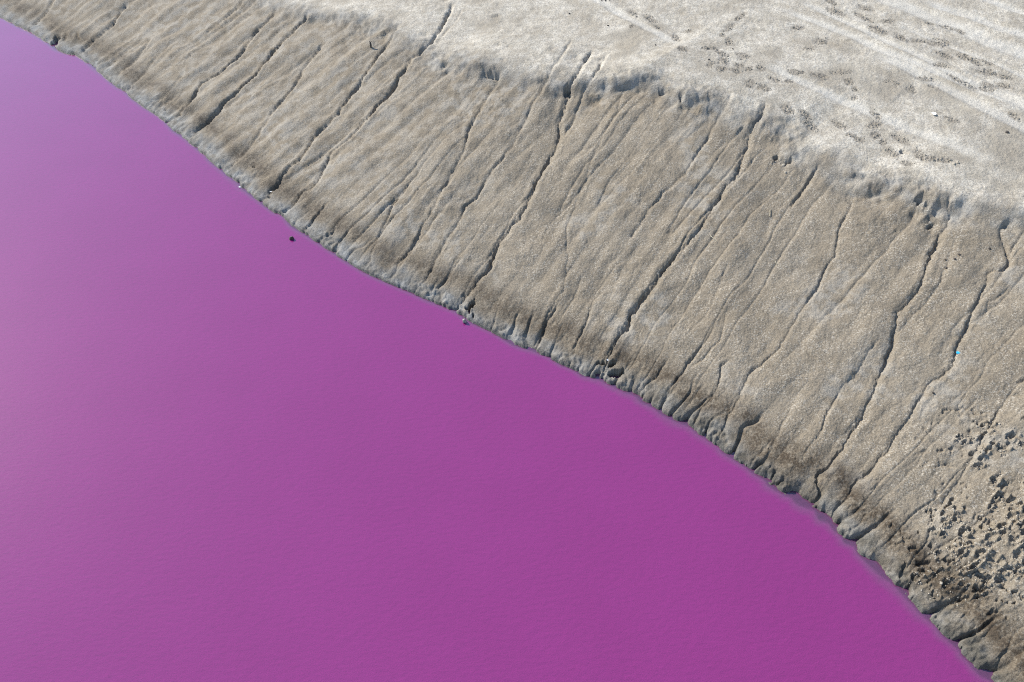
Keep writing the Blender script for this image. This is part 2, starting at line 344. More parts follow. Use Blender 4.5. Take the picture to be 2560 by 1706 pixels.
# trampled holes lower right
HOLE = [('L',) + t for t in [(2030, 230, 25, 62, 35), (2090, 190, 40, 24, 0), (2200, 240, 40, 30, 0), (2250, 270, 40, 24, 0), (2200, 320, 42, 24, 10), (2180, 380, 35, 25, 0),
 (1570, 350, 36, 24, 0), (1580, 420, 26, 20, 0), (1580, 455, 26, 16, 0), (1680, 300, 40, 20, 20), (1680, 400, 30, 18, 0), (1910, 390, 26, 20, 0), (1490, 495, 30, 20, 0), (1560, 535, 20, 18, 0),
 (1920, 480, 32, 24, 0), (1990, 465, 34, 20, 0), (2100, 470, 52, 22, -15), (2200, 440, 28, 18, 0), (2280, 460, 58, 26, -20), (1985, 575, 62, 26, -20), (2085, 540, 44, 24, -10), (2290, 540, 60, 44, 0),
 (2200, 600, 52, 28, 0), (1740, 520, 30, 50, 20), (1800, 500, 24, 26, 0), (1770, 640, 72, 22, -15), (1720, 590, 40, 20, -20), (1660, 670, 40, 26, 0), (1730, 710, 30, 18, 0), (1530, 720, 42, 30, 0),
 (1900, 720, 52, 26, 0), (2010, 770, 62, 42, 20), (2240, 740, 42, 52, 30), (2220, 850, 52, 30, 0), (2130, 870, 62, 24, -10), (1580, 890, 84, 30, 5), (1330, 910, 42, 28, 20), (1390, 870, 50, 30, 0),
 (1840, 840, 62, 20, -35), (1790, 870, 62, 20, -20), (1900, 930, 42, 24, 0), (1960, 960, 52, 30, -30), (2070, 960, 36, 28, 0), (1590, 1000, 42, 32, 20), (1490, 1090, 42, 26, 10), (1740, 1000, 36, 18, 0),
 (1890, 1040, 52, 34, 0), (1770, 1115, 52, 18, -10), (2310, 660, 40, 26, 0), (2260, 890, 50, 28, 0), (1470, 310, 18, 12, 0), (1640, 790, 34, 16, -20), (2310, 800, 40, 30, 0), (2300, 330, 30, 30, 0), (2320, 90, 26, 40, 0)]] + \
 [('K',) + t for t in [(1950, 1070, 32, 14, 0), (1760, 1160, 30, 16, -30), (1910, 1310, 26, 18, -20), (1960, 1245, 40, 22, -30), (2190, 1110, 42, 32, 0), (2010, 1185, 28, 14, 0), (2100, 1225, 42, 18, 0),
 (2280, 1190, 26, 16, 0), (1890, 1370, 42, 16, 0), (2030, 1510, 40, 24, 0), (1990, 985, 42, 10, 10), (1700, 1110, 28, 10, -40), (1830, 1135, 22, 12, 0), (2320, 1520, 22, 40, 0)]]
# broken salt crust where feet went through, on the flat: (window, x, y, rx, ry, tilt)
PRINT = [('C',) + t for t in [(1020, 20, 44, 18, 10), (1085, 150, 44, 26, 20), (1255, 215, 66, 24, 30), (1320, 300, 28, 14, 20), (1090, 290, 24, 12, 0), (1485, 390, 44, 22, 30), (1545, 490, 46, 30, 20), (1610, 322, 28, 14, 0),
 (2070, 205, 55, 22, -35), (1970, 300, 55, 24, -30), (1910, 370, 28, 18, 0), (1970, 430, 30, 34, 0), (1800, 490, 84, 18, 0), (1900, 530, 70, 18, 20), (1920, 600, 44, 34, 0), (2090, 560, 62, 26, 10), (2065, 640, 44, 28, 0),
 (1900, 680, 44, 26, 0), (1800, 630, 30, 40, 20), (2030, 690, 54, 24, 20), (2150, 670, 34, 18, -20), (2260, 670, 44, 22, 20), (2150, 810, 55, 36, 20), (2280, 850, 60, 30, 20)]] + \
 [('D',) + t for t in [(240, 712, 74, 22, 10), (460, 745, 92, 26, 8), (660, 705, 110, 20, 0), (720, 805, 46, 30, 20), (770, 872, 28, 24, 0), (1090, 790, 54, 18, 0), (1165, 812, 30, 14, 0), (770, 950, 32, 20, 0), (1285, 855, 46, 40, 50),
 (970, 1095, 70, 26, 45), (945, 1190, 66, 34, 0), (325, 1085, 66, 22, 35), (370, 1190, 76, 36, 35), (640, 1190, 80, 30, 25), (745, 1290, 56, 18, 10), (820, 1330, 44, 24, 0), (965, 1280, 44, 30, 0), (1030, 1340, 44, 28, 0),
 (1190, 1320, 92, 28, 20), (1110, 1440, 66, 30, 30), (1355, 1450, 66, 36, 40), (1540, 1500, 90, 28, 15), (165, 1050, 66, 36, 30), (40, 760, 56, 26, 20), (175, 790, 46, 18, 0), (2220, 1110, 62, 22, 35), (1750, 795, 130, 20, 28),
 (1985, 850, 76, 34, 10), (610, 160, 88, 26, 25), (560, 60, 50, 22, 20), (880, 120, 76, 28, 20), (860, 210, 88, 20, 28), (1080, 245, 66, 20, 0), (985, 330, 90, 28, 20), (1200, 405, 80, 22, 28), (1350, 425, 62, 18, 0),
 (1540, 440, 104, 36, 10), (1590, 548, 88, 20, 20), (1625, 290, 80, 16, 10), (1445, 265, 44, 12, 0), (1740, 330, 46, 20, 20), (1755, 560, 70, 26, 25), (1560, 640, 66, 22, 15), (2140, 745, 88, 24, 15), (1430, 760, 88, 22, 5),
 (2140, 835, 90, 18, 15), (470, 420, 70, 28, 0), (350, 495, 50, 16, 0), (260, 290, 60, 20, 0), (1860, 610, 80, 20, 20), (1980, 620, 70, 20, 20), (1430, 1500, 60, 24, 10), (1250, 1540, 60, 24, 10), (1660, 1150, 80, 18, 20), (1500, 840, 60, 14, 10), (1960, 700, 100, 24, 10)]]
# smooth pale ruts and wind streaks on the flat, in photo pixels: from, to, half width, height (m)
RUT = [((2190, 0), (2620, 175), 16, -.02), ((2010, 20), (2600, 300), 7, -.015), ((1970, 40), (2330, 190), 8, -.012), ((2320, 20), (2640, 130), 10, -.02), ((2420, 0), (2700, 90), 9, -.018),
       ((2200, 150), (2560, 335), 12, -.015), ((1475, 0), (1560, 50), 7, -.012), ((1920, 180), (2180, 300), 10, -.012), ((2260, 85), (2640, 235), 5, -.018), ((2480, 240), (2600, 300), 14, -.012)]

def poly_world(w, pts):
    return to_surf(win(w, pts), macro)
def px_size(p3):
    # metres covered by one photograph pixel at a place
    v = p3 - np.array([0, 0, CAM_H])
    return (v @ FW) * TH / 1280

gul = []
for i, (w, dep, hw, pts) in enumerate(GUL):
    p = poly_world(w, pts)
    dep *= 1.0 + .45 * float(1 - sstep(-2.0, 1.5, np.array(p[:, 0].mean())))
    gul.append((p[:, :2], dep, float(np.mean(px_size(p))) * hw * .56, i))
scar = [(poly_world(w, pts), ) for w, pts in SCAR]
edge = [(poly_world(w, pts)[:, :2], dp) for w, dp, pts in EDGE]

def ell(rows, depth=None):
    """photograph ellipses laid on the ground as ellipses of their own size"""
    out = []
    for r in rows:
        w, x, y, rx, ry, tilt = r[:6]
        if rx == 0: continue
        t = math.radians(tilt)
        a = (x + rx * math.cos(t), y + rx * math.sin(t)); b = (x - ry * math.sin(t), y + ry * math.cos(t))
        q = poly_world(w, [(x, y), a, b])
        c = q[0, :2]; M = np.stack([q[1, :2] - c, q[2, :2] - c], 1)
        out.append((c, np.linalg.inv(M), float(np.abs(M).sum()), r[6] if len(r) > 6 else depth))
    return out
pits = ell(PIT); holes = ell(HOLE, .038); prints = ell(PRINT, .02)
ruts = []
for a, b, hw, h in RUT:
    q = to_surf([a, b], macro); ruts.append((q[:, :2], hw * float(np.mean(px_size(q))) * 1.6, h))
GROOVE = [((2359, 16), (2560, 96)), ((2400, 69), (2560, 132)), ((2435, 49), (2570, 100)), ((2260, 20), (2420, 82)), ((2480, 20), (2640, 75)), ((2150, 80), (2300, 148)), ((2050, 60), (2160, 108)), ((2330, 150), (2520, 240))]
grooves = []
for a, b in GROOVE:
    q = to_surf([a, b], macro); grooves.append((q[:, :2], float(np.mean(px_size(q)))))
tramp = to_surf([(2440, 1100), (2560, 1060), (2560, 1200), (2330, 1290), (2560, 1400), (2330, 1440), (2400, 1500), (2480, 1470)], macro)[:, :2]

def seg_field(x, y, p):
    d, s = poly_dist(x, y, p)
    L = float(np.hypot(*np.diff(p, axis=0).T).sum())
    return d, s, L

def terrain(x, y, masks=False):
    x = np.asarray(x, float); y = np.asarray(y, float)
    z, d, s, D = macro(x, y, True)
    near = (np.hypot(x, y - 7) < 22)
    ds = d.copy()
    nk = np.nonzero(np.abs(d) < 1.1)[0]
    if len(nk): ds[nk] = poly_dist(x[nk], y[nk], shore)[0]
    rel = d / np.maximum(D, .3)                       # 0 at the water, 1 at the crest
    slope_m = sstep(0.1, 0.35, d) * (1 - sstep(0.9, 1.05, rel))
    flat_m = sstep(0.95, 1.15, rel)
    wob = fbm(x, y, 1.1, 3, 11)
    # the toe: a rounded step at the water's edge, scalloped
    cutn = perlin(s * 2.9 + .25 * fbm(x, y, 2.0, 2, 45), d * .5, 46)
    scal = np.exp(-np.abs(cutn) * 11) * np.exp(-np.maximum(np.abs(ds) - .1, 0) / .12)
    je = 0.018 * fbm(x, y, 6.5, 3, 21) + 0.012 * fbm(x, y, 22, 2, 25)
    xr = sstep(0.2, 3.2, x)                            # lobes swell to the right
    e = ds + je - (.030 + .085 * xr) * scal
    toe_h = 0.035 + 0.06 * xr + 0.012 * wob
    toe_w = 0.05 + 0.09 * xr
    base = np.where(e > 0, toe_h * (1 - np.exp(-np.maximum(e, 0) / toe_w)), 0)
    z = np.where(d > 0.0, z, z * 0.6) + base
    z = np.where(e < 0, np.minimum(z, -0.006 - 0.02 * np.minimum(-e, .3) + np.where(d < 0, z, 0)), z)
    # broad swells and rills running down the bank
    z += 0.03 * wob * sstep(.2, 1.2, d) * (1 - .85 * flat_m)
    g0 = fbm(x, y, 6, 2, 33)
    rx = s * 1.0 + 0.05 * fbm(x, y, 1.1, 2, 31)
    r1 = perlin(rx * 3.2, d * 0.45, 41); r2 = perlin(rx * 8.0, d * 1.1, 42); r3 = perlin(rx * 19.0, d * 2.6, 43)
    rill = (0.038 + .006 * (1 - sstep(-1.5, 1.5, x))) * (np.abs(perlin(rx * 2.1, d * .16, 44)) - .3) + 0.018 * (np.abs(r1) - .3) + 0.0015 * (np.abs(r2) - .3) + .0030 * perlin(rx * 5.0, d * 21, 43) + .0022 * perlin(rx * 11.0, d * 44, 53)
    p1 = perlin(rx * 2.6, d * .15, 48); p2 = perlin(rx * 5.5 + .06 * g0, d * .28, 49)
    amt = np.clip(.55 + .9 * perlin(s * .5, d * .3, 50), .1, 1) * (1 - .35 * sstep(1.5, 4.5, x))
    rill = rill - amt * (.032 * np.exp(-np.abs(p1 + .03 * g0) * 24) + .006 * np.exp(-np.abs(p2 + .06 * g0) * 17))
    toe_m = np.exp(-np.maximum(d - .3, 0) / 0.5) * sstep(.02, .15, ds)
    z += rill * (slope_m + 0.5 * toe_m)
    # short cuts where trickles broke through the toe
    cut = np.maximum(0, 1 - np.abs(cutn) * 9) ** .8 * sstep(-.02, .06, ds) * (1 - sstep(.12, .62, d + .25 * wob)) * np.clip(.35 + 1.4 * perlin(s * 1.1, d * 0, 47), 0, 1)
    z -= (.038 + .035 * xr) * cut
    # ragged little scarps all along the crest
    for k_, off, amp in ((0, .0, .06), (1, .22, .04), (2, -.20, .035)):
        q = -(d - D) + off + .22 * fbm(x, y, 1.7, 2, 310 + k_) + .05 * fbm(x, y, 6, 2, 320 + k_)
        am = amp * np.clip(.15 + 1.3 * perlin(x * 1.1 + 9 * k_, y * 1.1, 330 + k_), 0, 1.1)
        z -= near * am * sstep(-.06, .09, q) * np.exp(-np.maximum(q, 0) / .17)
    # knobs and crumbling lumps along the toe
    km = sstep(-.02, .03, ds) * (1 - sstep(.10, .26, ds + .08 * wob))
    ki = np.nonzero(km > .02)[0]
    if len(ki):
        kw, kw2 = worley(x[ki] + .02 * fbm(x[ki], y[ki], 9, 2, 341), y[ki], 11.0, 342)
        z[ki] += km[ki] * ((.045 + .03 * xr[ki]) * (.42 - kw) + .010 * fbm(x[ki], y[ki], 24, 2, 343)) * np.clip(.5 + 1.1 * perlin(x[ki] * 1.6, y[ki] * 1.6, 344), .1, 1)
    # grain of the crust
    g1 = fbm(x, y, 9, 3, 51); g2 = fbm(x, y, 34, 3, 61, .6)
    land = sstep(0, .05, e)
    z += land * (0.007 * g1 + 0.0040 * g2) * (0.75 + 0.5 * perlin(x * 1.7, y * 1.7, 71))
    # flat: streaks in line with the ruts and pitted crust
    ca, sa = math.cos(math.radians(-28)), math.sin(math.radians(-28))
    al, ac = x * ca + y * sa, -x * sa + y * ca
    z += flat_m * (0.007 * perlin(al * .5, ac * 3.0, 81) + 0.005 * perlin(al * 1.2, ac * 9, 82) + 0.005 * fbm(x, y, .9, 2, 85))
    # knobbly, crumbling strip along the crest
    cr_m = np.exp(-((d - D + .02) / .32) ** 2) * np.clip(0.45 + 1.2 * perlin(s * 1.3, rel * 2, 91), 0, 1)
    kx = worley(x + .03 * g1, y, 9.0, 95)[0]
    z += cr_m * near * (.012 * (.5 - kx) + .034 * fbm(x, y, 6, 3, 97, .5))
    M = {}
    gmask = np.zeros_like(x)
    # carved features
    for p, dep, hw, seed in gul:
        R = max(hw * 14, .25)
        m = (x > p[:, 0].min() - R) & (x < p[:, 0].max() + R) & (y > p[:, 1].min() - R) & (y < p[:, 1].max() + R)
        idx = np.nonzero(m)[0]
        if len(idx) == 0: continue
        X, Y = x[idx], y[idx]
        dd, ss, L = seg_field(X, Y, p)
        k = np.abs(dd) < R
        idx, X, Y, dd, ss = idx[k], X[k], Y[k], dd[k], ss[k]
        if len(idx) == 0: continue
        dd = dd + hw * 0.9 * perlin(X * 5 + seed, Y * 5, 101) + hw * 0.8 * perlin(X * 17, Y * 17 + seed, 102) + hw * .4 * perlin(X * 45, Y * 45, 105)
        n = perlin(ss * 1.6 + seed * 3.7, ss * 0 + seed, 103)
        mod = np.clip(0.58 + 1.2 * n + 0.4 * perlin(ss * 5 + seed, ss * 0 + .5, 104), 0.52, 1.2)
        tp = sstep(0, min(.18, L * .2), ss) * sstep(0, min(.06, L * .15), L - ss)
        wv = hw * (0.22 + 0.85 * mod)
        a = np.abs(dd)
        slot = np.where(a < wv, 1 - (a / wv) ** 2, 0) ** 0.8
        # the bank on the far side of a gully stands steep, the near side is laid back
        side = np.where(dd > 0, np.exp(-(a / (hw * 3.6)) ** 1.2), np.exp(-(a / (hw * 7.5)) ** 1.2))
        dep_m = dep * hw * 1.05
        z[idx] -= tp * (dep_m * 1.55 * mod * slot + dep_m * (0.85 + .45 * mod) * side)
        # low rim
        z[idx] += tp * dep_m * 0.35 * np.exp(-((a - hw * 3.2) / (hw * 1.4)) ** 2)
        gmask[idx] = np.maximum(gmask[idx], tp * np.exp(-(a / (hw * 1.6)) ** 2) * dep)
    for (p3,) in scar:
        p = p3[:, :2]; R = .12
        idx = np.nonzero((x > p[:, 0].min() - R) & (x < p[:, 0].max() + R) & (y > p[:, 1].min() - R) & (y < p[:, 1].max() + R))[0]
        if len(idx) == 0: continue
        dd, ss, L = seg_field(x[idx], y[idx], p)
        dd = dd + .01 * perlin(x[idx] * 9, y[idx] * 9, 111)
        z[idx] -= sstep(0, L * .2, ss) * sstep(0, L * .2, L - ss) * (0.014 * np.exp(-(dd / .014) ** 2) - .006 * np.exp(-((dd - .03) / .014) ** 2))
    hollow = np.zeros_like(x)
    for j, (p, dp) in enumerate(edge):
        R = .9
        idx = np.nonzero((x > p[:, 0].min() - R) & (x < p[:, 0].max() + R) & (y > p[:, 1].min() - R) & (y < p[:, 1].max() + R))[0]
        if len(idx) == 0: continue
        X, Y = x[idx], y[idx]
        dd, ss, L = seg_field(X, Y, p)
        q = -dd + .035 * perlin(X * 6, Y * 6, 121) + .012 * perlin(X * 20, Y * 20, 122)       # + on the water side
        tp = sstep(0, min(.15, L * .3), ss) * sstep(0, min(.15, L * .3), L - ss) * np.clip(.6 + 1.1 * perlin(ss * 5 + j, ss * 0, 123), .05, 1.2)
        f = sstep(-.03, .05, q) * np.exp(-np.maximum(q, 0) / (.10 + 1.3 * dp)) * (np.abs(dd) < R)
        lip = np.exp(-(np.maximum(-q, 0) / .12) ** 1) * (q < 0.0)
        z[idx] += tp * (-.55 * dp * f + 0.15 * dp * lip)
        hollow[idx] = np.maximum(hollow[idx], tp * f)
    for kind, lst in (('pit', pits), ('hole', holes), ('print', prints)):
        for c, Mi, ext, dp in lst:
            R = ext * (1.6 if kind != 'hole' else 2.2) + .05
            idx = np.nonzero((np.abs(x - c[0]) < R) & (np.abs(y - c[1]) < R))[0]
            if len(idx) == 0: continue
            X, Y = x[idx], y[idx]
            qx = (X - c[0]) * Mi[0, 0] + (Y - c[1]) * Mi[0, 1]; qy = (X - c[0]) * Mi[1, 0] + (Y - c[1]) * Mi[1, 1]
            r = np.hypot(qx, qy)
            if kind == 'print':
                kk = 1 - sstep(.7, 1.35, r + .5 * perlin(X * 8, Y * 8, 131))
                w1, w2 = worley(X, Y, 26, 133)
                z[idx] += kk * (0.028 * (0.42 - w1) + .010 * perlin(X * 40, Y * 40, 134) - .006)
                M.setdefault('dist', np.zeros_like(x))
                M['dist'][idx] = np.maximum(M['dist'][idx], kk)
            else:
                r = r + .55 * perlin(X * 12, Y * 14, 141) + .40 * perlin(X * 30, Y * 30, 142)
                f = 1 - sstep(.5, 1.15, r) if kind == 'hole' else 1 - sstep(.6, 1.1, r)
                if kind == 'hole':
                    z[idx] -= dp * f * (.6 + .5 * perlin(X * 6, Y * 6, 143))
                    z[idx] += 0.022 * np.exp(-((r - 1.4) / .35) ** 2) * (1 + 1.5 * perlin(X * 18, Y * 18, 144))
                    M.setdefault('dist', np.zeros_like(x))
                else:
                    z[idx] -= dp * f
    tm = np.zeros_like(x)
    for c in tramp:
        tm = np.maximum(tm, np.exp(-(np.hypot(x - c[0], y - c[1]) / .55) ** 2))
    idx = np.nonzero(tm > .05)[0]
    if len(idx):
        X, Y = x[idx], y[idx]
        w1, w2 = worley(X + .02 * g1[idx], Y, 11, 151); w3, w4 = worley(X, Y + .02 * g1[idx], 24, 152)
        ln = perlin(X * 2.2, Y * 2.2, 153)
        kk = tm[idx] * sstep(-.25, .35, ln + .25 * g1[idx])
        z[idx] += kk * (.026 * (.45 - w1) + .014 * (.4 - w3)) - .045 * kk * sstep(.40, .50, perlin(X * 9, Y * 12, 154) + .4 * perlin(X * 25, Y * 25, 155))
        if 'dist' in M: M['dist'][idx] = np.maximum(M['dist'][idx], .0)
    pale = np.zeros_like(x)
    for p, hw, h in ruts:
        dv = p[1] - p[0]; L = np.hypot(*dv); u = dv / L
        t = (x - p[0, 0]) * u[0] + (y - p[0, 1]) * u[1]
        q = (x - p[0, 0]) * -u[1] + (y - p[0, 1]) * u[0]
        f = np.exp(-((q + .06 * perlin(x * 1.2, y * 1.2, 161)) / hw) ** 4) * sstep(-.3, .3, t) * sstep(-.5, .5, L + 1.5 - t)
        z += h * f + .012 * np.exp(-((np.abs(q) - 1.5 * hw) / (.5 * hw)) ** 2) * sstep(0, .5, t) * sstep(0, .5, L + 1 - t)
        pale = np.maximum(pale, f)
    for p, pz in grooves:
        dv = p[1] - p[0]; L = np.hypot(*dv); u = dv / L
        t = (x - p[0, 0]) * u[0] + (y - p[0, 1]) * u[1]
        q = (x - p[0, 0]) * -u[1] + (y - p[0, 1]) * u[0] + .05 * perlin(x * 1.5, y * 1.5, 171) + .02 * perlin(x * 6, y * 6, 172)
        on = sstep(0, .6, t) * sstep(0, .6, L - t) * np.clip(.55 + perlin(t * 1.8, t * 0 + .3, 173), 0, 1)
        z -= on * (.030 * np.exp(-(q / (pz * 5)) ** 2) - .012 * np.exp(-((q - pz * 10) / (pz * 4)) ** 2))
    if not masks: return z
    M.setdefault('dist', np.zeros_like(x))
    M.update(d=d, ds=ds, rel=rel, s=s, D=D, flat=flat_m, gul=gmask, hollow=hollow, pale=pale, xr=xr, tramp=tm)
    return z, M

# ------------------------------------------------------------------ materials
def new_mat(name):
    m = bpy.data.materials.new(name); m.use_nodes = True
    return m, m.node_tree.nodes, m.node_tree.links, m.node_tree.nodes['Principled BSDF']
def attr(N, name):
    a = N.new('ShaderNodeAttribute'); a.attribute_name = name; return a.outputs['Fac']
def noise(N, L, vec, scale, detail=4, rough=.55):
    t = N.new('ShaderNodeTexNoise'); t.inputs['Scale'].default_value = scale; t.inputs['Detail'].default_value = detail; t.inputs['Roughness'].default_value = rough
    L.new(vec, t.inputs['Vector']); return t.outputs['Fac']
def ramp(N, L, fac, a, b, lo=0.0, hi=1.0):
    m = N.new('ShaderNodeMapRange'); m.interpolation_type = 'SMOOTHSTEP'
    m.inputs['From Min'].default_value = a; m.inputs['From Max'].default_value = b
    m.inputs['To Min'].default_value = lo; m.inputs['To Max'].default_value = hi
    L.new(fac, m.inputs['Value']); return m.outputs['Result']
def mix(N, L, fac, a, b, mode='MIX'):
    m = N.new('ShaderNodeMix'); m.data_type = 'RGBA'; m.blend_type = mode
    for sock, v in ((m.inputs[0], fac), (m.inputs[6], a), (m.inputs[7], b)):
        if isinstance(v, bpy.types.NodeSocket): L.new(v, sock)
        elif isinstance(v, (int, float)): sock.default_value = v
        else: sock.default_value = (*v, 1)
    return m.outputs[2]
def math_(N, L, op, a, b):
    m = N.new('ShaderNodeMath'); m.operation = op
    for i, v in enumerate((a, b)):
        if isinstance(v, bpy.types.NodeSocket): L.new(v, m.inputs[i])
        else: m.inputs[i].default_value = v
    return m.outputs[0]

def bank_material():
    m, N, L, P = new_mat('dried_lake_mud')
    pos = N.new('ShaderNodeNewGeometry').outputs['Position']
    n_big = noise(N, L, pos, 1.1, 4); n_mid = noise(N, L, pos, 5, 5, .6); n_fine = noise(N, L, pos, 30, 5, .65); n_gr = noise(N, L, pos, 85, 4, .8)
    n_fl = noise(N, L, pos, 48, 4, .7)
    # brown-grey clay of the bank with pale salt flecks
    c = mix(N, L, ramp(N, L, n_big, .30, .70), (.218, .182, .133), (.246, .209, .157))
    fl = math_(N, L, 'MULTIPLY', ramp(N, L, n_fl, .52, .60), ramp(N, L, n_mid, .34, .60))
    c = mix(N, L, math_(N, L, 'MULTIPLY', fl, .7), c, (.47, .43, .36))
    c = mix(N, L, math_(N, L, 'MULTIPLY', ramp(N, L, n_fl, .42, .35), .45), c, (.12, .098, .072))
    c = mix(N, L, math_(N, L, 'MULTIPLY', attr(N, 'pale_bank'), ramp(N, L, n_mid, .42, .62)), c, (.30, .270, .222))
    # white salt crust on the flat above
    sf = mix(N, L, ramp(N, L, n_mid, .35, .68), (.45, .412, .338), (.62, .577, .490))
    sf = mix(N, L, math_(N, L, 'MULTIPLY', ramp(N, L, n_fine, .55, .42), .55), sf, (.27, .237, .19))
    sf = mix(N, L, ramp(N, L, noise(N, L, pos, .75, 3), .50, .68), sf, (.34, .305, .245))
    c = mix(N, L, attr(N, 'salt'), c, sf)
    c = mix(N, L, attr(N, 'rut'), c, (.60, .575, .51))
    # blue-grey crust by the water and along the crest
    gr = mix(N, L, ramp(N, L, n_mid, .40, .62), (.098, .090, .073), (.190, .180, .158))
    c = mix(N, L, attr(N, 'grey'), c, gr)
    c = mix(N, L, attr(N, 'crust'), c, mix(N, L, ramp(N, L, n_mid, .40, .62), (.165, .162, .150), (.265, .265, .252)))
    # damp brown belt
    c = mix(N, L, math_(N, L, 'MULTIPLY', attr(N, 'damp'), ramp(N, L, math_(N, L, 'ADD', math_(N, L, 'MULTIPLY', n_mid, .55), math_(N, L, 'MULTIPLY', n_fine, .45)), .34, .56)), c, (.072, .054, .036))
    # broken crust
    c = mix(N, L, math_(N, L, 'MULTIPLY', attr(N, 'broken'), ramp(N, L, n_fine, .40, .55)), c, (.20, .18, .15))
    # wet sheen line
    c = mix(N, L, attr(N, 'wet'), c, (.10, .098, .085))
    # fine speckle
    c = mix(N, L, 1.0, c, mix(N, L, ramp(N, L, n_gr, .30, .70), (.62, .62, .63), (1.37, 1.355, 1.33)), 'MULTIPLY')
    L.new(c, P.inputs['Base Color'])
    rg = mix(N, L, attr(N, 'wet'), (.92, .92, .92), (.60, .60, .60))
    L.new(rg, P.inputs['Roughness'])
    P.inputs['Specular IOR Level'].default_value = .25
    b = N.new('ShaderNodeBump'); b.inputs['Strength'].default_value = .9; b.inputs['Distance'].default_value = .017
    h = math_(N, L, 'ADD', math_(N, L, 'MULTIPLY', n_fine, 1.0), math_(N, L, 'MULTIPLY', n_gr, .5))
    L.new(h, b.inputs['Height']); L.new(b.outputs[0], P.inputs['Normal'])
    return m

def water_material():
    m, N, L, P = new_mat('pink_brine')
    N.remove(P)
    out = [n for n in N if n.type == 'OUTPUT_MATERIAL'][0]
    pos = N.new('ShaderNodeNewGeometry').outputs['Position']
    dep = attr(N, 'depth')
    # ripples
    mp = N.new('ShaderNodeMapping'); mp.inputs['Rotation'].default_value = (0, 0, math.radians(25)); mp.inputs['Scale'].default_value = (1, 2.2, 1)
    L.new(pos, mp.inputs['Vector'])
    r = math_(N, L, 'ADD', math_(N, L, 'MULTIPLY', noise(N, L, mp.outputs[0], 14, 3), 1.0), math_(N, L, 'MULTIPLY', noise(N, L, mp.outputs[0], 70, 2), .35))
    b = N.new('ShaderNodeBump'); b.inputs['Strength'].default_value = 1.0; b.inputs['Distance'].default_value = .0011
    L.new(r, b.inputs['Height'])
    body = N.new('ShaderNodeBsdfDiffuse')
    nb = noise(N, L, pos, .8, 2)
    col = mix(N, L, ramp(N, L, nb, .35, .65), (.231, .0225, .152), (.239, .0237, .158))
    L.new(col, body.inputs['Color'])
    nd = noise(N, L, pos, 6, 5, .62)
    dj = math_(N, L, 'ADD', dep, math_(N, L, 'MULTIPLY', math_(N, L, 'SUBTRACT', nd, .5), .035))
    col = mix(N, L, ramp(N, L, dj, -.02, .060), (.170, .070, .142), col)      # silt stirred up over the shallows
    L.new(col, body.inputs['Color'])
    tr = N.new('ShaderNodeBsdfTransparent'); tr.inputs['Color'].default_value = (.92, .86, .97, 1)
    murk = ramp(N, L, dep, -.004, .016, .6, 1.0)
    ms = N.new('ShaderNodeMixShader'); L.new(murk, ms.inputs[0]); L.new(tr.outputs[0], ms.inputs[1]); L.new(body.outputs[0], ms.inputs[2])
    bb = N.new('ShaderNodeBump'); bb.inputs['Strength'].default_value = 1.0; bb.inputs['Distance'].default_value = .005
    L.new(math_(N, L, 'ADD', noise(N, L, mp.outputs[0], 62, 3, .7), math_(N, L, 'MULTIPLY', noise(N, L, mp.outputs[0], 9, 2), 1.2)), bb.inputs['Height']); L.new(bb.outputs[0], body.inputs['Normal'])
    gl = N.new('ShaderNodeBsdfGlossy'); gl.inputs['Roughness'].default_value = .04; L.new(b.outputs[0], gl.inputs['Normal'])
    fr = N.new('ShaderNodeFresnel'); fr.inputs['IOR'].default_value = 2.1; L.new(b.outputs[0], fr.inputs['Normal'])
    m2 = N.new('ShaderNodeMixShader'); L.new(fr.outputs[0], m2.inputs[0]); L.new(ms.outputs[0], m2.inputs[1]); L.new(gl.outputs[0], m2.inputs[2])
    L.new(m2.outputs[0], out.inputs['Surface'])
    return m

def plain_mat(name, c1, c2, scale=20, rough=.85, bump=.006):
    m, N, L, P = new_mat(name)
    v = N.new('ShaderNodeTexCoord').outputs['Object']
    n = noise(N, L, v, scale, 4, .6)
    L.new(mix(N, L, ramp(N, L, n, .35, .65), c1, c2), P.inputs['Base Color'])
    P.inputs['Roughness'].default_value = rough
    P.inputs['Specular IOR Level'].default_value = .3
    b = N.new('ShaderNodeBump'); b.inputs['Distance'].default_value = bump; b.inputs['Strength'].default_value = .7
    L.new(n, b.inputs['Height']); L.new(b.outputs[0], P.inputs['Normal'])
    return m

# ------------------------------------------------------------------ ground and water sheets
C = sc.collection
def fan(dep_list, az_list):
    """fan of ground points round the spot under the viewer, finer where the ground is nearer the eye"""
    r = CAM_H / np.tan(np.asarray(dep_list))
    A, Rr = np.meshgrid(np.asarray(az_list), r)
    return Rr * np.sin(A), Rr * np.cos(A)

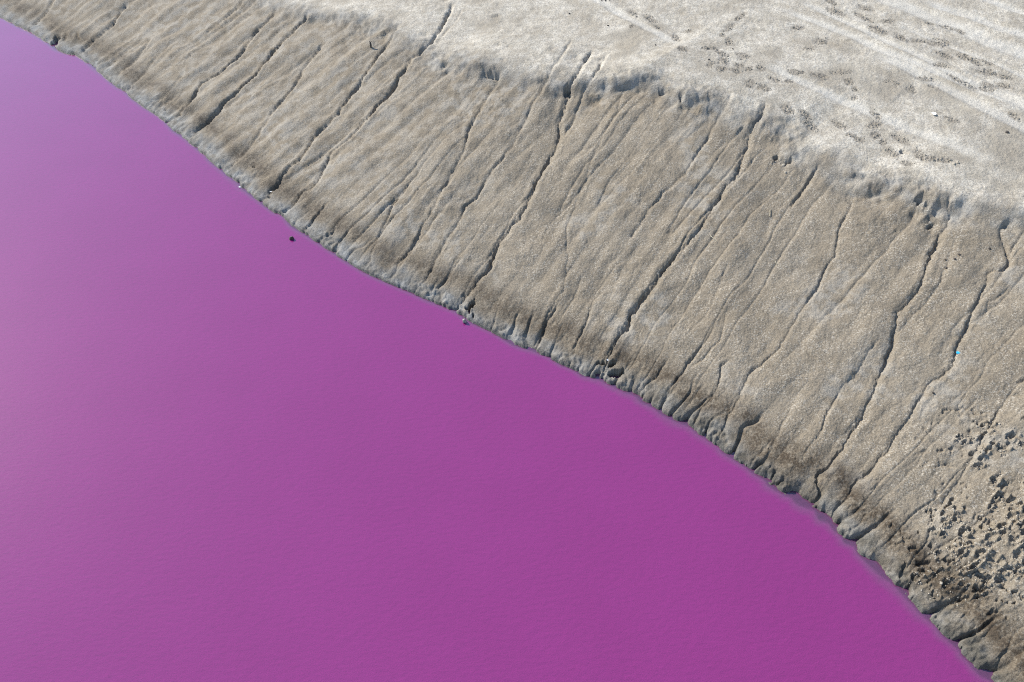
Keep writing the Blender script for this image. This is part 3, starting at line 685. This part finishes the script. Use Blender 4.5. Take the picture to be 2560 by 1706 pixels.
def sheet(name, X, Y, Z, keep, mat, attrs):
    nr, nc = X.shape
    k = keep
    q = k[:-1, :-1] | k[1:, :-1] | k[:-1, 1:] | k[1:, 1:]
    ri, ci = np.nonzero(q)
    a = ri * nc + ci
    F = np.stack([a, a + 1, a + nc + 1, a + nc], 1)
    used = np.zeros(nr * nc, bool); used[F.ravel()] = True
    remap = np.cumsum(used) - 1
    V = np.stack([X.ravel(), Y.ravel(), Z.ravel()], 1)[used].astype(np.float32)
    F = remap[F][:, ::-1].astype(np.int32)
    me = bpy.data.meshes.new(name)
    me.vertices.add(len(V)); me.vertices.foreach_set('co', V.ravel())
    me.loops.add(F.size); me.loops.foreach_set('vertex_index', F.ravel())
    me.polygons.add(len(F)); me.polygons.foreach_set('loop_start', np.arange(0, F.size, 4, dtype=np.int32))
    me.polygons.foreach_set('use_smooth', np.ones(len(F), bool))
    me.update(calc_edges=True)
    for an, av in attrs.items():
        at = me.attributes.new(an, 'FLOAT', 'POINT'); at.data.foreach_set('value', np.clip(av.ravel()[used], 0, 4).astype(np.float32))
    me.materials.append(mat)
    ob = bpy.data.objects.new(name, me); C.objects.link(ob)
    n = me.polygons[len(F) // 2].normal
    if n.z < 0: me.flip_normals()
    return ob

PIX = HFOV / 1024
def spaced(parts):
    out = []
    for a, b, st in parts:
        out.append(np.linspace(a, b, max(2, int(abs(b - a) / st)), endpoint=False))
    return np.concatenate(out)
R_ = math.radians
deps = spaced([(R_(84), R_(75), PIX * 4), (R_(75), R_(71), PIX * 2), (R_(71), R_(17), PIX * .85), (R_(17), R_(8), PIX * 6), (R_(8), R_(1.2), PIX * 12)])
azs = spaced([(R_(-80), R_(-50), PIX * 6), (R_(-50), R_(-42), PIX * 2), (R_(-42), R_(64), PIX * 1.05), (R_(64), R_(88), PIX * 4)])
X, Y = fan(deps, azs)
d0, s0 = poly_dist(X[::4, ::4].ravel(), Y[::4, ::4].ravel(), sm)
d0 = np.repeat(np.repeat(d0.reshape(X[::4, ::4].shape), 4, 0), 4, 1)[:X.shape[0], :X.shape[1]]
sel = d0 > -0.9
Z = np.full(X.shape, -2.0)
flatX, flatY = X[sel], Y[sel]
zz, M = terrain(flatX, flatY, True)
print('ground points', len(zz))
Z[sel] = zz
def grid(v):
    g = np.zeros(X.shape); g[sel] = v; return g
wn1 = fbm(flatX, flatY, 1.6, 3, 201); wn2 = fbm(flatX, flatY, 5, 2, 205)
d, rel, ds = M['d'], M['rel'], M['ds']
nl = 1 - sstep(-1.0, 3.0, flatX)
salt = sstep(-.28, .42, d - M['D'] + .20 * wn1 + .10 * wn2) * (1 - .45 * M['hollow'])
salt *= np.clip(.85 + .35 * wn1, .35, 1)
crestgrey = np.exp(-((d - M['D'] - .02 + .12 * wn1) / .22) ** 2) * np.clip(.6 + .6 * wn2, 0, 1)
toegrey = (1 - sstep(.14 + .0 * nl, .28 + .06 * nl, ds + .10 * wn1 + .05 * wn2)) * np.clip(.75 + .4 * wn2, .2, 1)
grey = np.clip(toegrey * (1 - nl) * 1.1, 0, 1)
crust = np.clip(np.maximum(.6 * crestgrey, toegrey * nl), 0, 1)
dampc = .38 + .07 * nl
damp = np.exp(-((ds - dampc + .12 * wn1) / (.20 + .06 * wn1)) ** 2) * np.clip(1.1 + .6 * wn1 + .5 * wn2, 0, 1) * (.8 + .2 * M['xr'])
paleb = np.clip(sstep(.1, .5, fbm(flatX, flatY, .8, 2, 211)) + .55 * (1 - sstep(-2.5, .8, flatX)), 0, 1) * (1 - salt)
wet = .8 * (1 - sstep(.005, .055, ds + .025 * wn2)) * sstep(-.08, -.02, ds)
bank_mat = bank_material()
# the ground is one sheet out to the horizon
bank = sheet('lake_shore_ground', X, Y, Z, sel, bank_mat, {'salt': grid(salt * .92), 'grey': grid(grey), 'damp': grid(damp), 'pale_bank': grid(paleb), 'wet': grid(wet), 'broken': grid(M['dist'] * .85), 'rut': grid(M['pale'] * .5), 'crust': grid(crust)})
bank['kind'] = 'structure'
bank['label'] = 'eroded grey-brown mud bank rising from pink water to white salt flat'

wd = spaced([(R_(88), R_(75), PIX * 10), (R_(75), R_(16), PIX * 2.4), (R_(16), R_(1.0), PIX * 14)])
wa = spaced([(R_(-150), R_(-60), PIX * 16), (R_(-60), R_(64), PIX * 2.6), (R_(64), R_(150), PIX * 16)])
WX, WY = fan(wd, wa)
wdist, _ = poly_dist(WX.ravel(), WY.ravel(), sm)
wsel = (wdist < .35)
wds, _ = poly_dist(WX.ravel()[wsel], WY.ravel()[wsel], shore)
wdep = np.full(WX.size, 1.0)
wx_ = WX.ravel()[wsel]; wy_ = WY.ravel()[wsel]
wdep[wsel] = np.maximum(0, -wds) * (.58 - .20 * sstep(-1, 3.2, wx_)) * (1 + .3 * fbm(wx_, wy_, .9, 2, 227)) + .03 * fbm(WX.ravel()[wsel], WY.ravel()[wsel], 2.2, 3, 221) * sstep(0, .3, -wds)
water = sheet('lake_water', WX, WY, np.zeros(WX.shape), wsel.reshape(WX.shape), water_material(), {'depth': wdep.reshape(WX.shape)})
water['kind'] = 'structure'
water['label'] = 'opaque magenta-pink lake water with a calm surface'

# ------------------------------------------------------------------ loose things
def on_ground(pts, w='P'):
    q = to_surf(win(w, pts), macro)
    z = terrain(q[:, 0], q[:, 1])
    px = px_size(q)
    return [(float(a[0]), float(a[1]), float(c), float(p)) for a, c, p in zip(q, z, px)]

import bmesh
def lump_mesh(name, sub, seed, mat, rough=.35, squash=.75, cut=True):
    """an uneven lump about one unit across, knocked flat on a few sides"""
    bm = bmesh.new(); bmesh.ops.create_icosphere(bm, subdivisions=sub, radius=.5)
    r = random.Random(seed)
    planes = [(r.gauss(0, 1), r.gauss(0, 1), r.gauss(0, 1), r.uniform(.28, .42)) for _ in range(7)]
    ph = [r.uniform(0, 6) for _ in range(6)]
    for v in bm.verts:
        c = v.co
        k = 1 + rough * .5 * (math.sin(5 * c.x + ph[0]) * math.sin(6 * c.y + ph[1]) + .6 * math.sin(9 * c.z + ph[2] + 4 * c.x)) + r.uniform(-.5, .5) * rough * .35
        c *= k
        if cut:
            for (a, b_, cc, d_) in planes:
                l = math.sqrt(a * a + b_ * b_ + cc * cc); n = (a / l, b_ / l, cc / l)
                e = c.x * n[0] + c.y * n[1] + c.z * n[2] - d_
                if e > 0: c.x -= n[0] * e; c.y -= n[1] * e; c.z -= n[2] * e
        c.z *= squash
    me = bpy.data.meshes.new(name); bm.to_mesh(me); bm.free(); me.materials.append(mat)
    return me

def put(name, me, loc, scale, rot, label, cat, group=None, kind=None):
    o = bpy.data.objects.new(name, me); C.objects.link(o)
    o.location = loc; o.scale = scale if hasattr(scale, '__len__') else (scale,) * 3; o.rotation_euler = rot
    if label: o['label'] = label
    if cat: o['category'] = cat
    if group: o['group'] = group
    if kind: o['kind'] = kind
    return o

mud = plain_mat('dry_mud_clod', (.31, .272, .213), (.45, .405, .33), 9, .95, .02)
darkstone = plain_mat('dark_stone', (.035, .030, .028), (.075, .062, .052), 8, .6, .01)
palestone = plain_mat('pale_stone', (.22, .20, .17), (.42, .40, .36), 6, .85, .02)
straw_m = plain_mat('straw', (.42, .36, .24), (.58, .52, .38), 30, .7, .001)
twig_m = plain_mat('twig_bark', (.045, .038, .032), (.10, .085, .07), 40, .85, .003)
blue_m = plain_mat('blue_plastic', (.02, .30, .62), (.03, .38, .70), 12, .3, .0005)
white_m = plain_mat('white_scrap', (.70, .70, .69), (.80, .80, .78), 15, .6, .001)
strand_m = plain_mat('dark_strand', (.030, .028, .045), (.06, .05, .075), 30, .6, .001)

# rock standing out of the pink water
x, y, z, p = on_ground([(729, 600)])[0]
x, y = to_plane([(729, 598)])[0]; p = px_size(np.array([[x, y, 0]]))[0]
put('dark_rock', lump_mesh('dark_rock', 3, 3, darkstone, .22, 1.0), (x, y, .005), (p * 12, p * 12, p * 17), (.1, .15, .6), 'small dark oval rock standing out of the pink water near the bank', 'rock')
# pale stone at the water's edge
x, y = to_plane([(1161, 806)])[0]; p = px_size(np.array([[x, y, 0]]))[0]
put('shore_stone', lump_mesh('shore_stone', 3, 12, palestone, .3, .95), (x, y, .022), (p * 14, p * 12, p * 17), (.2, .1, .3), 'pale angular stone with a dark underside at the pink waterline', 'stone')

def tube(name, pts, rad, mat, sides=6):
    me = bpy.data.meshes.new(name); V = []; F = []
    pts = [np.array(q, float) for q in pts]
    for i, q in enumerate(pts):
        t = pts[min(i + 1, len(pts) - 1)] - pts[max(i - 1, 0)]; t /= np.linalg.norm(t)
        a = np.cross(t, [0.31, .2, .93]); a /= np.linalg.norm(a); b = np.cross(t, a)
        for k in range(sides):
            an = 2 * math.pi * k / sides
            V.append(q + rad[i] * (math.cos(an) * a + math.sin(an) * b))
    for i in range(len(pts) - 1):
        for k in range(sides):
            F.append((i * sides + k, i * sides + (k + 1) % sides, (i + 1) * sides + (k + 1) % sides, (i + 1) * sides + k))
    F.append(tuple(range(sides))[::-1]); F.append(tuple(range((len(pts) - 1) * sides, len(pts) * sides)))
    me.from_pydata([tuple(v) for v in V], [], F); me.materials.append(mat)
    return me
# forked dead twig stuck in the bank
x, y, z, p = on_ground([(928, 124)])[0]
tw = bpy.data.objects.new('dead_twig', None); C.objects.link(tw); tw.location = (x, y, z)
tw['label'] = 'short dark forked twig standing upright in the bank below the crest'; tw['category'] = 'twig'
for nm, pts, rad in (('stem', [(0, 0, -.03), (.004, -.01, .04), (-.002, 0, .08), (0, .004, .10)], [.018, .017, .016, .014]),
                     ('branch', [(0, .004, .09), (-.014, .006, .105), (-.024, .008, .115)], [.010, .008, .005]),
                     ('branch', [(0, .004, .09), (.016, .005, .10), (.024, .006, .112)], [.010, .008, .005])):
    b = bpy.data.objects.new(nm, tube(nm, pts, rad, twig_m)); C.objects.link(b); b.parent = tw

# scraps of litter
def scrap(name, mat, n, seed, thick=.004, curl=.3):
    r = random.Random(seed)
    bm = bmesh.new()
    ring = [(math.cos(6.283 * i / n) * r.uniform(.6, 1) * .5, math.sin(6.283 * i / n) * r.uniform(.5, 1) * .5) for i in range(n)]
    top = [bm.verts.new((a, b, curl * (a * a + .6 * a * b) + thick)) for a, b in ring]; bot = [bm.verts.new((a, b, curl * (a * a + .6 * a * b) - thick)) for a, b in ring]
    ct = bm.verts.new((0, 0, .02 + thick)); cb = bm.verts.new((0, 0, .02 - thick))
    for i in range(n):
        j = (i + 1) % n
        bm.faces.new((ct, top[i], top[j])); bm.faces.new((cb, bot[j], bot[i])); bm.faces.new((top[i], bot[i], bot[j], top[j]))
    me = bpy.data.meshes.new(name); bm.to_mesh(me); bm.free(); me.materials.append(mat); return me
for (px_, py_, w_, h_, mat, nm, lab, cat, sd) in [
    (2391, 889, 13, 9, blue_m, 'blue_plastic_scrap', 'bright blue plastic scrap lying in a gully on the bank', 'litter', 4),
    (2327, 303, 15, 7, white_m, 'white_scrap', 'small white scrap lying on the pale salt flat', 'litter', 5),
    (2557, 860, 14, 10, white_m, 'white_scrap', 'white scrap on the bank at the right edge of the picture', 'litter', 6),
    (1519, 906, 10, 6, white_m, 'white_scrap', 'small white scrap beside the black cavity above the waterline', 'litter', 7),
    (600, 470, 9, 5, white_m, 'white_scrap', 'white fleck of litter on the grey crust at the waterline', 'litter', 8),
    (678, 482, 5, 7, white_m, 'white_scrap', 'tiny white scrap caught in a gully mouth near the water', 'litter', 9)]:
    x, y, z, p = on_ground([(px_, py_)])[0]
    put(nm, scrap(nm, mat, 7, sd, .05), (x, y, z + .02), (p * w_, p * h_ * 1.6, p * w_ * .8), (.35, .1, sd), lab, cat)
for (a, b, lab) in [((1772, 606), (1788, 621), 'pale straw lying on the bank right of the longest gully'), ((1934, 664), (1939, 672), 'tiny straw fragment on the smooth bank between two gullies'), ((1922, 535), (1921, 552), 'pale straw lying upslope on the smooth bank below the crest')]:
    q = on_ground([a, b]); o0 = np.array(q[0][:3]); o1 = np.array(q[1][:3]) - o0
    put('straw', tube('straw', [(0, 0, .012), tuple(o1 * .5 + [0, 0, .016]), tuple(o1 + [0, 0, .012])], [.004, .004, .003], straw_m, 5), tuple(o0), 1, (0, 0, 0), lab, 'straw')

# dark pebbles on the flat and the bank
peb = [lump_mesh('pebble', 2, 30 + k, darkstone, .2, .8) for k in range(3)]
PEB = [(2510, 346, 8, 'round black pebble alone on the salt flat at upper right')] + [(a, b, c, None) for a, b, c in
       [(1423, 41, 4), (1519, 74, 5), (1504, 11, 4), (1513, 12, 4), (1522, 11, 4), (1590, 55, 4), (1637, 125, 4), (1829, 136, 4), (1770, 162, 4)]]
for i, (a, b, c, lab) in enumerate(PEB):
    x, y, z, p = on_ground([(a, b)])[0]
    put('pebble', peb[i % 3], (x, y, z + p * c * .2), p * c * 1.1, (0, 0, i), lab or 'tiny dark pebble scattered on the white salt flat behind the crest', 'pebble', None if lab else 'tiny pebbles on the salt flat')
for (a, b, c, lab) in [(774, 364, 6, 'dark pebble lodged in a gully on the left part of the bank'), (2326, 995, 5, 'brown pebble on the bank between two gullies on the right')]:
    x, y, z, p = on_ground([(a, b)])[0]
    put('pebble', peb[1], (x, y, z + p * c * .2), p * c * 1.2, (0, 0, a), lab, 'pebble')
for i, (a, b) in enumerate([(2379, 662), (2391, 651), (2357, 663), (2468, 633), (2359, 685)]):
    x, y, z, p = on_ground([(a, b)])[0]
    put('pebble', peb[i % 3], (x, y, z + p), p * 6.5, (0, 0, i), 'small dark stone on the bank beside the gully head at right', 'pebble', 'small stones by the gully head')

# clods thrown up in the trampled patch
clods = [lump_mesh('mud_clod', 2, 50 + k, mud, .5, .7) for k in range(8)]
rr = random.Random(5); cp = []
for (w, hx, hy, rx, ry, t) in HOLE:
    for _ in range(3 if rx * ry > 900 else 2):
        an = rr.uniform(0, 6.28); k = rr.uniform(.8, 1.7)
        ox, oy, mg = WIN[w]
        cp.append((ox + (hx + math.cos(an) * rx * k) / mg, oy + (hy + math.sin(an) * ry * k) / mg))
order = []
for i, ((x, y, z, p), (u, v)) in enumerate(zip(on_ground(cp), cp)):
    k_ = rr.choice([2.5, 3, 3, 4, 5, 5, 6, 8, 10])
    sz = p * k_
    size = 'large' if k_ > 7 else ('fist-sized' if k_ > 4 else 'small')
    zone = ('on the smooth bank above the trampled patch' if v < 1240 else 'at the waterline edge of the trampled patch' if u < 2340 and v > 1420 else
            'along the left edge of the trampled patch' if u < 2370 else 'at the foot of the trampled patch' if v > 1430 else
            'in the trampled patch by the right picture edge' if u > 2490 else 'in the middle of the trampled patch')
    put('mud_clod', clods[i % 8], (x, y, z - sz * .03), (sz, sz * rr.uniform(.7, 1), sz * rr.uniform(.7, 1.1)), (rr.uniform(-.4, .4), rr.uniform(-.4, .4), rr.uniform(0, 6)),
        size + ' rough clod of dry grey mud ' + zone, 'clod', size + ' clods ' + zone)
cl2 = [(2370, 415), (2378, 425), (2386, 421), (1935, 405), (1948, 412), (1956, 420), (1961, 441), (2347, 412), (2313, 570), (2322, 563)]
for i, (x, y, z, p) in enumerate(on_ground(cl2)):
    put('mud_clod', clods[i % 8], (x, y, z), p * rr.uniform(7, 12), (0, .2, i), 'rough lump of dry mud fallen just below the crumbling crest', 'clod', 'clods below the crest')

# crumbs of crust round the footprints: too many and small to count
V = []; F = []
cx = []; 
for (w, hx, hy, rx, ry, t) in PRINT:
    ox, oy, mg = WIN[w]; ct, st = math.cos(math.radians(t)), math.sin(math.radians(t))
    for _ in range(int(10 + rx * ry / 70)):
        a = rr.uniform(0, 6.28); k = rr.uniform(.2, 1.15)
        u, v = math.cos(a) * rx * k, math.sin(a) * ry * k
        cx.append((ox + (hx + u * ct - v * st) / mg, oy + (hy + u * st + v * ct) / mg))
def crumbs(name, px_list, sizes, mat, label):
    V = []; F = []
    for (x, y, z, p) in on_ground(px_list):
        s_ = p * rr.choice(sizes); n0 = len(V)
        for (a, b, c) in ((1, 0, 0), (0, 1, 0), (-1, 0, 0), (0, -1, 0), (0, 0, 1), (0, 0, -1)):
            V.append((x + a * s_ * rr.uniform(.5, 1), y + b * s_ * rr.uniform(.5, 1), z + s_ * .3 + c * s_ * rr.uniform(.5, .9)))
        for f in ((0, 1, 4), (1, 2, 4), (2, 3, 4), (3, 0, 4), (1, 0, 5), (2, 1, 5), (3, 2, 5), (0, 3, 5)): F.append(tuple(n0 + k for k in f))
    me = bpy.data.meshes.new(name); me.from_pydata(V, [], F); me.materials.append(mat)
    put(name, me, (0, 0, 0), 1, (0, 0, 0), label, 'crumbs', None, 'stuff')
crumbs('mud_crumbs', cx, [1.0, 1.3, 1.6, 2.0, 2.6], mud, 'small crumbs of broken crust around footprints on the salt flat')
cx = []
for (w, hx, hy, rx, ry, t) in HOLE:
    ox, oy, mg = WIN[w]
    for _ in range(16):
        a = rr.uniform(0, 6.28); k = abs(rr.gauss(1.1, .7))
        cx.append((ox + (hx + math.cos(a) * (rx + 12) * k) / mg, oy + (hy + math.sin(a) * (ry + 12) * k) / mg))
crumbs('mud_crumbs', cx, [1.0, 1.3, 1.6, 2.0, 2.6, 3.4], mud, 'loose crumbs of dry mud strewn over the trampled patch at lower right')

# thin dark strands lying in the shallows along the bank
V = []; F = []
ss_ = resample(to_plane(SHORE), .02); tn = np.gradient(ss_, axis=0); tn /= np.hypot(tn[:, 0], tn[:, 1])[:, None]
for _ in range(420):
    i = rr.randrange(60, len(ss_) - 60)
    if math.sin(i * .021) + math.sin(i * .0077) + rr.uniform(-1, 1) < 0: continue
    off = rr.choice([.03, .06, .09, .12, .15]) * rr.uniform(.6, 1.3)
    q = ss_[i] + np.array([tn[i, 1], -tn[i, 0]]) * off
    a = math.atan2(tn[i, 1], tn[i, 0]) + rr.gauss(0, .5); L_ = rr.uniform(.02, .07)
    z0 = -.004; prev = None
    for k in range(5):
        n0 = len(V); w_ = .0035 * rr.uniform(.5, 1.2)
        V += [(q[0] - math.sin(a) * w_, q[1] + math.cos(a) * w_, z0), (q[0] + math.sin(a) * w_, q[1] - math.cos(a) * w_, z0), (q[0], q[1], z0 - .006)]
        if prev is not None:
            for m_ in range(3): F.append((prev + m_, prev + (m_ + 1) % 3, n0 + (m_ + 1) % 3, n0 + m_))
        prev = n0; a += rr.gauss(0, .6); q = q + np.array([math.cos(a), math.sin(a)]) * L_ / 4
me = bpy.data.meshes.new('dark_strands'); me.from_pydata(V, [], F); me.materials.append(strand_m)
put('dark_strands', me, (0, 0, 0), 1, (0, 0, 0), 'thin dark strands in the shallow water along the bank', 'strand', None, 'stuff')
